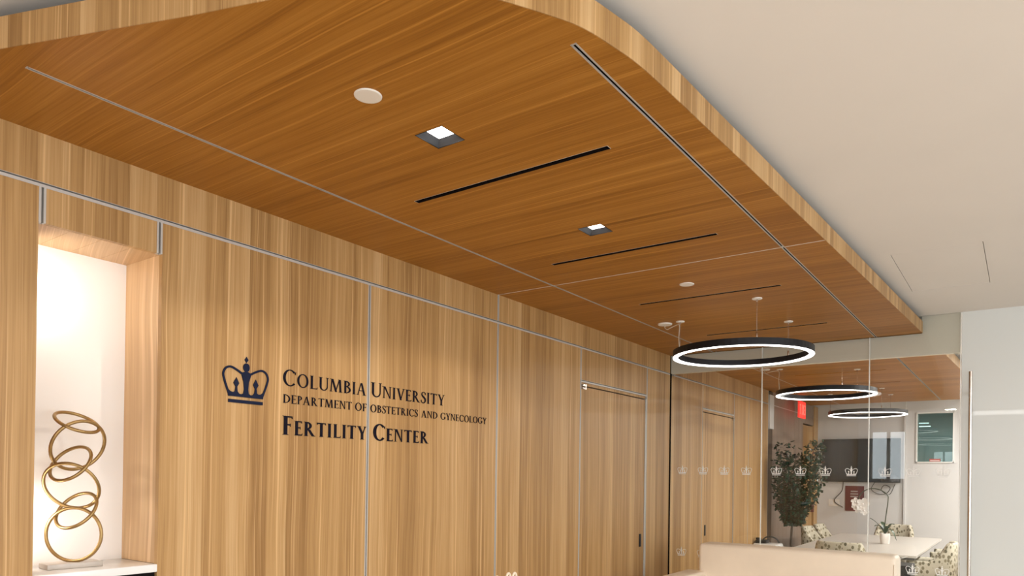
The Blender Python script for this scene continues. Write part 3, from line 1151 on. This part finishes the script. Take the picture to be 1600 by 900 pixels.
# screen with cables, poster, outlet
tv = thing('wall_television', (.645, YF, 1.84), 'large dark flat television screen mounted on the far meeting room wall', 'television')
part(MB().rbox(.090, 1.198, YF - .07, YF - .025, 1.50, 2.172, r=.006, seg=2), 'casing', 'black_metal', tv)
part(MB().box(.100, 1.188, YF - .0725, YF - .0705, 1.515, 2.162), 'screen', 'tv_screen', tv)
part(MB().box(.40, .90, YF - .025, YF, 1.65, 2.05), 'bracket', 'black_metal', tv)
part(MB().tube(smooth_curve([(.40, YF - .03, 1.52), (.38, YF - .02, 1.36), (.27, YF - .02, 1.20), (.40, YF - .02, 1.10)], 5), .006, 6), 'power_cable', 'cable_black', tv)
part(MB().tube(smooth_curve([(.86, YF - .03, 1.52), (.80, YF - .03, 1.40), (.88, YF - .03, 1.33), (1.0, YF - .03, 1.33), (1.06, YF - .03, 1.42), (.98, YF - .03, 1.46), (.94, YF - .03, 1.38), (1.05, YF - .03, 1.32), (1.12, YF - .03, 1.47)], 5), .005, 6), 'signal_cable', 'cable_black', tv)
# dome shaped conference device on the lower right corner of the screen
b = MB()
pr = [(.121, 0), (.119, .035), (.104, .075), (.075, .105), (.04, .12), (.001, .125)]
b.lathe(pr, (0, 0, 0), 24)
o = b.build('dome_camera', 'black_metal'); o.location = (1.08, YF - .20, 1.515)
tag(o, 'black dome shaped device at the lower right corner of the television', 'camera')
MB().box(-.02, .02, .05, .20, -.012, .0).build('mount_arm', 'black_metal', o)

ps = thing('maroon_poster', (.56, YF, 1.245), 'maroon notice board with three pale lines under the television', 'poster')
part(MB().box(.428, .696, YF - .012, YF, 1.05, 1.44), 'board', 'poster_red', ps)
for z, w in ((1.345, .05), (1.305, .055), (1.265, .055)):
    part(MB().box(.557 - w, .557 + w, YF - .0135, YF - .0122, z, z + .020), 'text_line', 'print_grey', ps)
ol = thing('wall_outlet', (.262, YF, 1.17), 'pale double outlet plate on the wall left of the maroon board', 'outlet')
part(MB().box(.185, .345, YF - .008, YF, 1.115, 1.222), 'plate', 'white_plastic', ol)
for x in (.225, .305):
    part(MB().box(x - .02, x + .02, YF - .0095, YF - .008, 1.14, 1.197), 'socket', 'white_gloss', ol)

# exit sign hung below the canopy, edge on to the glass
ex = thing('exit_sign', (.14, 10.63, ZS), 'glowing red exit sign hanging under the canopy by the hall door', 'exit sign')
part(MB().box(.13, .15, 10.45, 10.81, 2.40, 2.635), 'sign_panel', 'exit_red', ex)
part(MB().box(.135, .145, 10.60, 10.66, 2.635, ZS), 'hanger', 'aluminium', ex)
def block_letter(ch):
    w = .14
    R = lambda a, b_, c, d: [(a, c), (b_, c), (b_, d), (a, d)]
    if ch == 'E': return [R(0, w, 0, 1), R(0, .5, 0, w), R(0, .45, .43, .43 + w), R(0, .5, 1 - w, 1)]
    if ch == 'X': return [[(0, 0), (.17, 0), (.6, 1), (.43, 1)], [(.43, 0), (.6, 0), (.17, 1), (0, 1)]]
    if ch == 'I': return [R(.1, .1 + w, 0, 1)]
    return [R(.22, .22 + w, 0, 1), R(0, .58, 1 - w, 1)]
for i, ch in enumerate('EXIT'):
    b = MB()
    for p in block_letter(ch):
        b.prism(ccw([(10.785 - (q[0] * .11 + i * .082), 2.45 + q[1] * .14) for q in p]), .1505, .152, lambda a, b_, c: (c, a, b_))
    part(b, 'letter', 'exit_letter', ex)

# ------------------------------------------------------------------ meeting table and chairs
TZ = .78
tb = thing('meeting_table', (1.23, 9.6, 0), 'long pale meeting table with a thin dark edge beneath the ring lamps', 'table')
top = [(.625, 8.23), (1.835, 8.23), (1.835, 10.95), (.61, 10.95)]
part(MB().prism(top, TZ - .022, TZ), 'tabletop', 'table_white', tb)
part(MB().prism([(.645, 8.25), (1.815, 8.25), (1.815, 10.93), (.63, 10.93)], TZ - .045, TZ - .022), 'edge_band', 'table_edge', tb)
for y in (8.9, 10.3):
    part(MB().rbox(.95, 1.5, y - .05, y + .05, .04, TZ - .045, r=.02), 'pedestal', 'table_white', tb)
    part(MB().rbox(.80, 1.65, y - .14, y + .14, 0, .04, r=.015), 'foot_plate', 'steel', tb)


def tub_chair(label):
    """armchair facing local +y, shell wrapping back and sides, sweeping down to the arms"""
    t = thing('upholstered_chair', (0, 0, 0), label, 'chair', 'leaf print chairs round the meeting table')
    n = 40
    O, I = [], []
    for k in range(n + 1):
        s = k / n
        a = math.radians(-28 + 236 * s)          # from right front round the back to left front
        x, y = math.cos(a), -math.sin(a)
        # superellipse plan
        sx = .255 * math.copysign(abs(x) ** .55, x)
        sy = .265 * math.copysign(abs(y) ** .55, y)
        d = abs(s - .5) * 2
        h = .715 + .195 * (1 - min(1, max(0, (d - .40) / .34)) ** 1.2)
        O.append((sx, sy, h)); I.append((sx * .80, sy * .82, h - .012))
    v = []
    for (p, q) in zip(O, I):
        fl = 1 + .0
        v += [(p[0] * .93, p[1] * .93, .30), (p[0] * fl, p[1] * fl, p[2] - .015), (p[0] * .97, p[1] * .97, p[2]), (q[0] * 1.04, q[1] * 1.04, q[2] + .010), (q[0], q[1], q[2] - .015), (q[0] * .97, q[1] * .97, .38)]
    fs = []
    for k in range(n):
        for j in range(5):
            a, b_ = k * 6 + j, (k + 1) * 6 + j
            fs.append((a, b_, b_ + 1, a + 1))
        fs.append((k * 6 + 5, (k + 1) * 6 + 5, (k + 1) * 6, k * 6))
    fs += [tuple(range(6)), tuple(range(n * 6, n * 6 + 6))[::-1]]
    MB().add(v, fs, True).build('shell', 'leaf_fabric', t)
    MB().rbox(-.20, .20, -.20, .26, .34, .46, r=.03).build('seat', 'leaf_fabric', t)
    for sx in (-1, 1):
        for sy in (-1, 1):
            MB().tube([(sx * .17, sy * .17, .33), (sx * .20, sy * .20, 0)], [.017, .011], 8).build('leg', 'chair_leg', t)
    return t


ch0 = tub_chair('leaf print chair at the near end of the table, back to the glass')
CH = [(1.19, 8.06, 0, None),
      (1.90, 8.66, PI / 2, 'leaf print chair at the near right side of the table, largest of the chairs'),
      (2.00, 9.85, PI / 2, 'leaf print chair on the right of the table, mostly hidden behind the largest chair'),
      (1.215, 11.28, PI, 'leaf print chair at the far end of the table below the television'),
      (.57, 10.08, -PI / 2, 'leaf print chair on the left of the table, nearest the ficus trunk'),
      (.585, 10.68, -PI / 2, 'leaf print chair on the left of the table, at its far corner')]
for i, (x, y, rz, lab) in enumerate(CH):
    c = ch0 if i == 0 else copy_tree(ch0)
    c.location = (x, y, 0)
    c.rotation_euler = (0, 0, rz)
    if lab: c['label'] = lab

# orchid
OX, OY = 1.365, 9.55
orc = thing('potted_orchid', (OX, OY, TZ), 'white orchid with one arching stem in a white pot on the meeting table', 'plant')
part(MB().lathe([(.046, 0), (.054, .06), (.058, .125), (.052, .125), (.050, .10), (.001, .10)], (OX, OY, TZ), 24), 'pot', 'white_pot', orc)
stem = smooth_curve([(OX - .01, OY, TZ + .10), (OX + .005, OY, TZ + .30), (OX + .03, OY, TZ + .52), (OX + .02, OY, TZ + .585), (OX - .05, OY, TZ + .64), (OX - .16, OY, TZ + .655), (OX - .26, OY, TZ + .60), (OX - .30, OY, TZ + .5)], 5)
part(MB().tube(stem, .006, 7), 'stem', 'orchid_stem', orc)


def strap_leaf(mb, base, tip, lift, w, n=8):
    b0, t0 = Vector(base), Vector(tip)
    d = (t0 - b0)
    s = Vector((-d.y, d.x, 0))
    s = s.normalized() if s.length > 1e-4 else Vector((1, 0, 0))
    v, f = [], []
    for k in range(n + 1):
        t = k / n
        p = b0 + d * t + Vector((0, 0, lift * math.sin(PI * t)))
        ww = w * math.sin(PI * min(1, .12 + .88 * t)) ** .7 + .001
        v += [p - s * ww + Vector((0, 0, .006)), p - Vector((0, 0, .003)), p + s * ww + Vector((0, 0, .006))]
    for k in range(n):
        a = k * 3
        f += [(a, a + 3, a + 4, a + 1), (a + 1, a + 4, a + 5, a + 2)]
    mb.add(v, f, True)


for tip, lift in (((-.16, -.02, .19), .03), ((-.10, -.09, .10), .05), ((.13, -.05, -.06), .09), ((.09, .08, .12), .05), ((-.06, .10, .14), .05), ((.06, -.08, .09), .05)):
    b = MB()
    strap_leaf(b, (OX, OY, TZ + .11), (OX + tip[0], OY + tip[1], TZ + .11 + tip[2]), lift, .022)
    part(b, 'leaf', 'orchid_leaf', orc)
for (dx, dy, dz, s, rz) in ((-.245, -.02, .49, .055, .3), (-.16, -.03, .47, .075, .0), (-.22, .0, .41, .055, .6), (-.145, -.02, .385, .055, -.3), (-.255, -.01, .44, .04, 1.0), (-.185, -.04, .43, .05, .2)):
    b = MB()
    c = Vector((OX + dx - .075, OY + dy, TZ + dz))
    for k in range(5):
        a = 2 * PI * k / 5 + rz
        ax = Vector((math.cos(a), -.25, math.sin(a)))
        tx = Vector((-math.sin(a), 0, math.cos(a)))
        v = [c, c + ax * s * .5 + tx * s * .42, c + ax * s * .9 + tx * s * .3, c + ax * s + Vector((0, .01, 0)), c + ax * s * .9 - tx * s * .3, c + ax * s * .5 - tx * s * .42]
        b.add(v, [(0, 1, 2, 3), (0, 3, 4, 5)], True)
    b.lathe([(.006, -.006), (.009, 0), (.004, .008)], c + Vector((0, -.012, 0)), 8)
    part(b, 'flower', 'petal', orc)

# ficus
FX, FY = .28, 9.62
fc = thing('ficus_tree', (FX, FY, 0), 'tall dark green ficus tree with a bare trunk by the hall wall', 'plant')
part(MB().lathe([(.13, 0), (.17, .30), (.175, .36), (.16, .36), (.155, .32), (.001, .32)], (FX, FY, 0), 24), 'pot', 'pot_dark', fc)
part(MB().tube([(FX, FY, .3), (FX - .01, FY, .7), (FX + .005, FY, 1.05), (FX, FY, 1.3)], [.018, .015, .014, .010], 8), 'trunk', 'bark', fc)
brs = MB()
crown_c = []
for (dx, dy, z) in ((-.22, 0, 1.98), (-.10, .06, 1.9), (.05, -.05, 1.86), (.17, .04, 1.95), (.29, .0, 2.0), (-.26, -.06, 1.62), (.30, .06, 1.66), (.22, -.08, 1.40), (-.15, .05, 1.32), (0, .1, 1.6), (-.05, -.1, 1.5)):
    e = (FX + dx, FY + dy, z)
    brs.tube(smooth_curve([(FX, FY, 1.05), (FX + dx * .4, FY + dy * .4, 1.05 + (z - 1.05) * .45), e], 4), .005, 5)
part(brs, 'branch', 'bark', fc)
lv = MB()
rnd = random.Random(3)
cnt = 0
while cnt < 3000:
    z = rnd.uniform(.96, 2.03)
    t = (z - .96) / 1.07
    rad = .10 + .27 * min(1, t * 2.1)
    a = rnd.uniform(0, 2 * PI)
    r = rad * math.sqrt(rnd.random())
    x, y = r * math.cos(a), r * math.sin(a) * .75
    if z > 1.86 and (abs(x - .06) < .09 or (abs(x) < .2 and rnd.random() < .75)):
        continue
    if z > 1.7 and rnd.random() < .35: continue
    if FX + x + .02 < .085: continue
    p = Vector((FX + x + .02, FY + y, z))
    d = Vector((rnd.uniform(-1, 1), rnd.uniform(-1, 1), rnd.uniform(-1.0, .35))).normalized()
    s = d.cross(Vector((rnd.uniform(-1, 1), rnd.uniform(-1, 1), 1))).normalized()
    L, wv = rnd.uniform(.045, .075), rnd.uniform(.013, .02)
    nrm = d.cross(s)
    q = [p, p + d * L * .35 + s * wv - nrm * .003, p + d * L * .75 + s * wv * .75 - nrm * .004, p + d * L - nrm * .008, p + d * L * .75 - s * wv * .75 - nrm * .004, p + d * L * .35 - s * wv - nrm * .003]
    lv.add(q, [(0, 1, 2, 3), (0, 3, 4, 5)], True)
    cnt += 1
o = part(lv, 'foliage', 'ficus_leaf', fc); o['kind'] = 'stuff'

# white cabinet with a black device and cable
cbn = thing('white_cabinet', (.16, 8.95, 0), 'low white cabinet against the veneer wall below the ficus', 'cabinet')
part(MB().rbox(.012, .30, 8.86, 9.14, 0, .745, r=.02), 'body', 'white_gloss', cbn)
part(MB().box(.302, .306, 8.88, 9.12, .05, .72), 'door', 'white_gloss', cbn)
dv = thing('black_telephone', (.15, 8.98, .747), 'black telephone with a loose cord on the white cabinet', 'telephone')
part(MB().rbox(.03, .16, 8.90, 9.06, .747, .785, r=.008, seg=2), 'base', 'black_metal', dv)
part(MB().rbox(.03, .09, 8.92, 8.96, .787, .812, r=.008, seg=2), 'handset', 'black_metal', dv)
part(MB().tube(smooth_curve([(.10, 8.98, .786), (.14, 9.0, .82), (.20, 9.0, .825), (.26, 9.0, .80), (.285, 9.02, .754)], 5), .009, 6), 'cord', 'cable_black', dv)

# black bin with paper behind the sofa, just inside the glass
bn = thing('black_bin', (1.82, 7.2, 0), 'black bin with white paper at its top between sofa end and near right chair', 'bin')
part(MB().prism([(1.72, 7.05), (1.92, 7.05), (1.92, 7.35), (1.72, 7.35)], 0, .80), 'body', 'black_metal', bn)
b = MB(); b.add([(1.74, 7.1, .80), (1.85, 7.1, .865), (1.87, 7.28, .86), (1.76, 7.28, .80), (1.74, 7.1, .803), (1.85, 7.1, .868), (1.87, 7.28, .863), (1.76, 7.28, .803)],
                [(0, 3, 2, 1), (4, 5, 6, 7), (0, 1, 5, 4), (1, 2, 6, 5), (2, 3, 7, 6), (3, 0, 4, 7)])
part(b, 'paper', 'sign_white', bn)

# ------------------------------------------------------------------ lamps out of view: surface fittings, most round ones added to brighten both rooms
def round_lamp(x, y, power, label, group, color=(1, .96, .90)):
    o = MB().lathe([(.09, -.03), (.10, -.025), (.10, 0)], n=28).build('unseen_round_lamp', 'white_plastic')
    o.location = (x, y, ZC)
    tag(o, label, 'ceiling lamp', group)
    MB().lathe([(.08, -.033), (.085, -.0305)], n=28).build('lens', 'led_white', o)
    area('unseen_lamp_light', (x, y, ZC - .036), .16, .16, power, (0, 0, -1), color)


for (x, y, w) in ((3.4, -1.5, 'behind the camera, nearer the veneer wall, added as fill'), (3.4, 1.2, 'to the right of the camera, nearest the canopy, added as fill'),
                  (5.4, -1.5, 'behind the camera, nearer the windows, added as fill'), (5.4, 1.5, 'to the right of the camera, nearer the windows, added as fill'),
                  (5.4, 4.3, 'in front of the back-painted glass, added as fill'), (1.656, -1.89, 'nearest the back window')):
    round_lamp(x, y, 30, 'round white lamp on the lobby ceiling ' + w, 'lobby ceiling lamps')  # all but the one by the back window are added fill
for (x, y, w) in ((3.2, 7.6, 'just behind the glass door'), (3.2, 9.4, 'beside the middle of the table'), (3.2, 11.2, 'nearest the far wall')):
    round_lamp(x, y, 112, 'added round white fill lamp on the meeting room ceiling ' + w, 'added meeting room fill lamps', (1, .97, .93))  # unseen lamps added to lift the light in the meeting room

ln = MB().rbox(1.93, 3.6, -2.62, -2.50, ZC - .03, ZC, r=.006, seg=2).build('linear_ceiling_lamp', 'white_plastic')
tag(ln, 'long linear lamp on the lobby ceiling behind the camera', 'ceiling lamp')
MB().box(1.95, 3.58, -2.605, -2.515, ZC - .095, ZC - .0305).build('lens', 'led_white', ln)
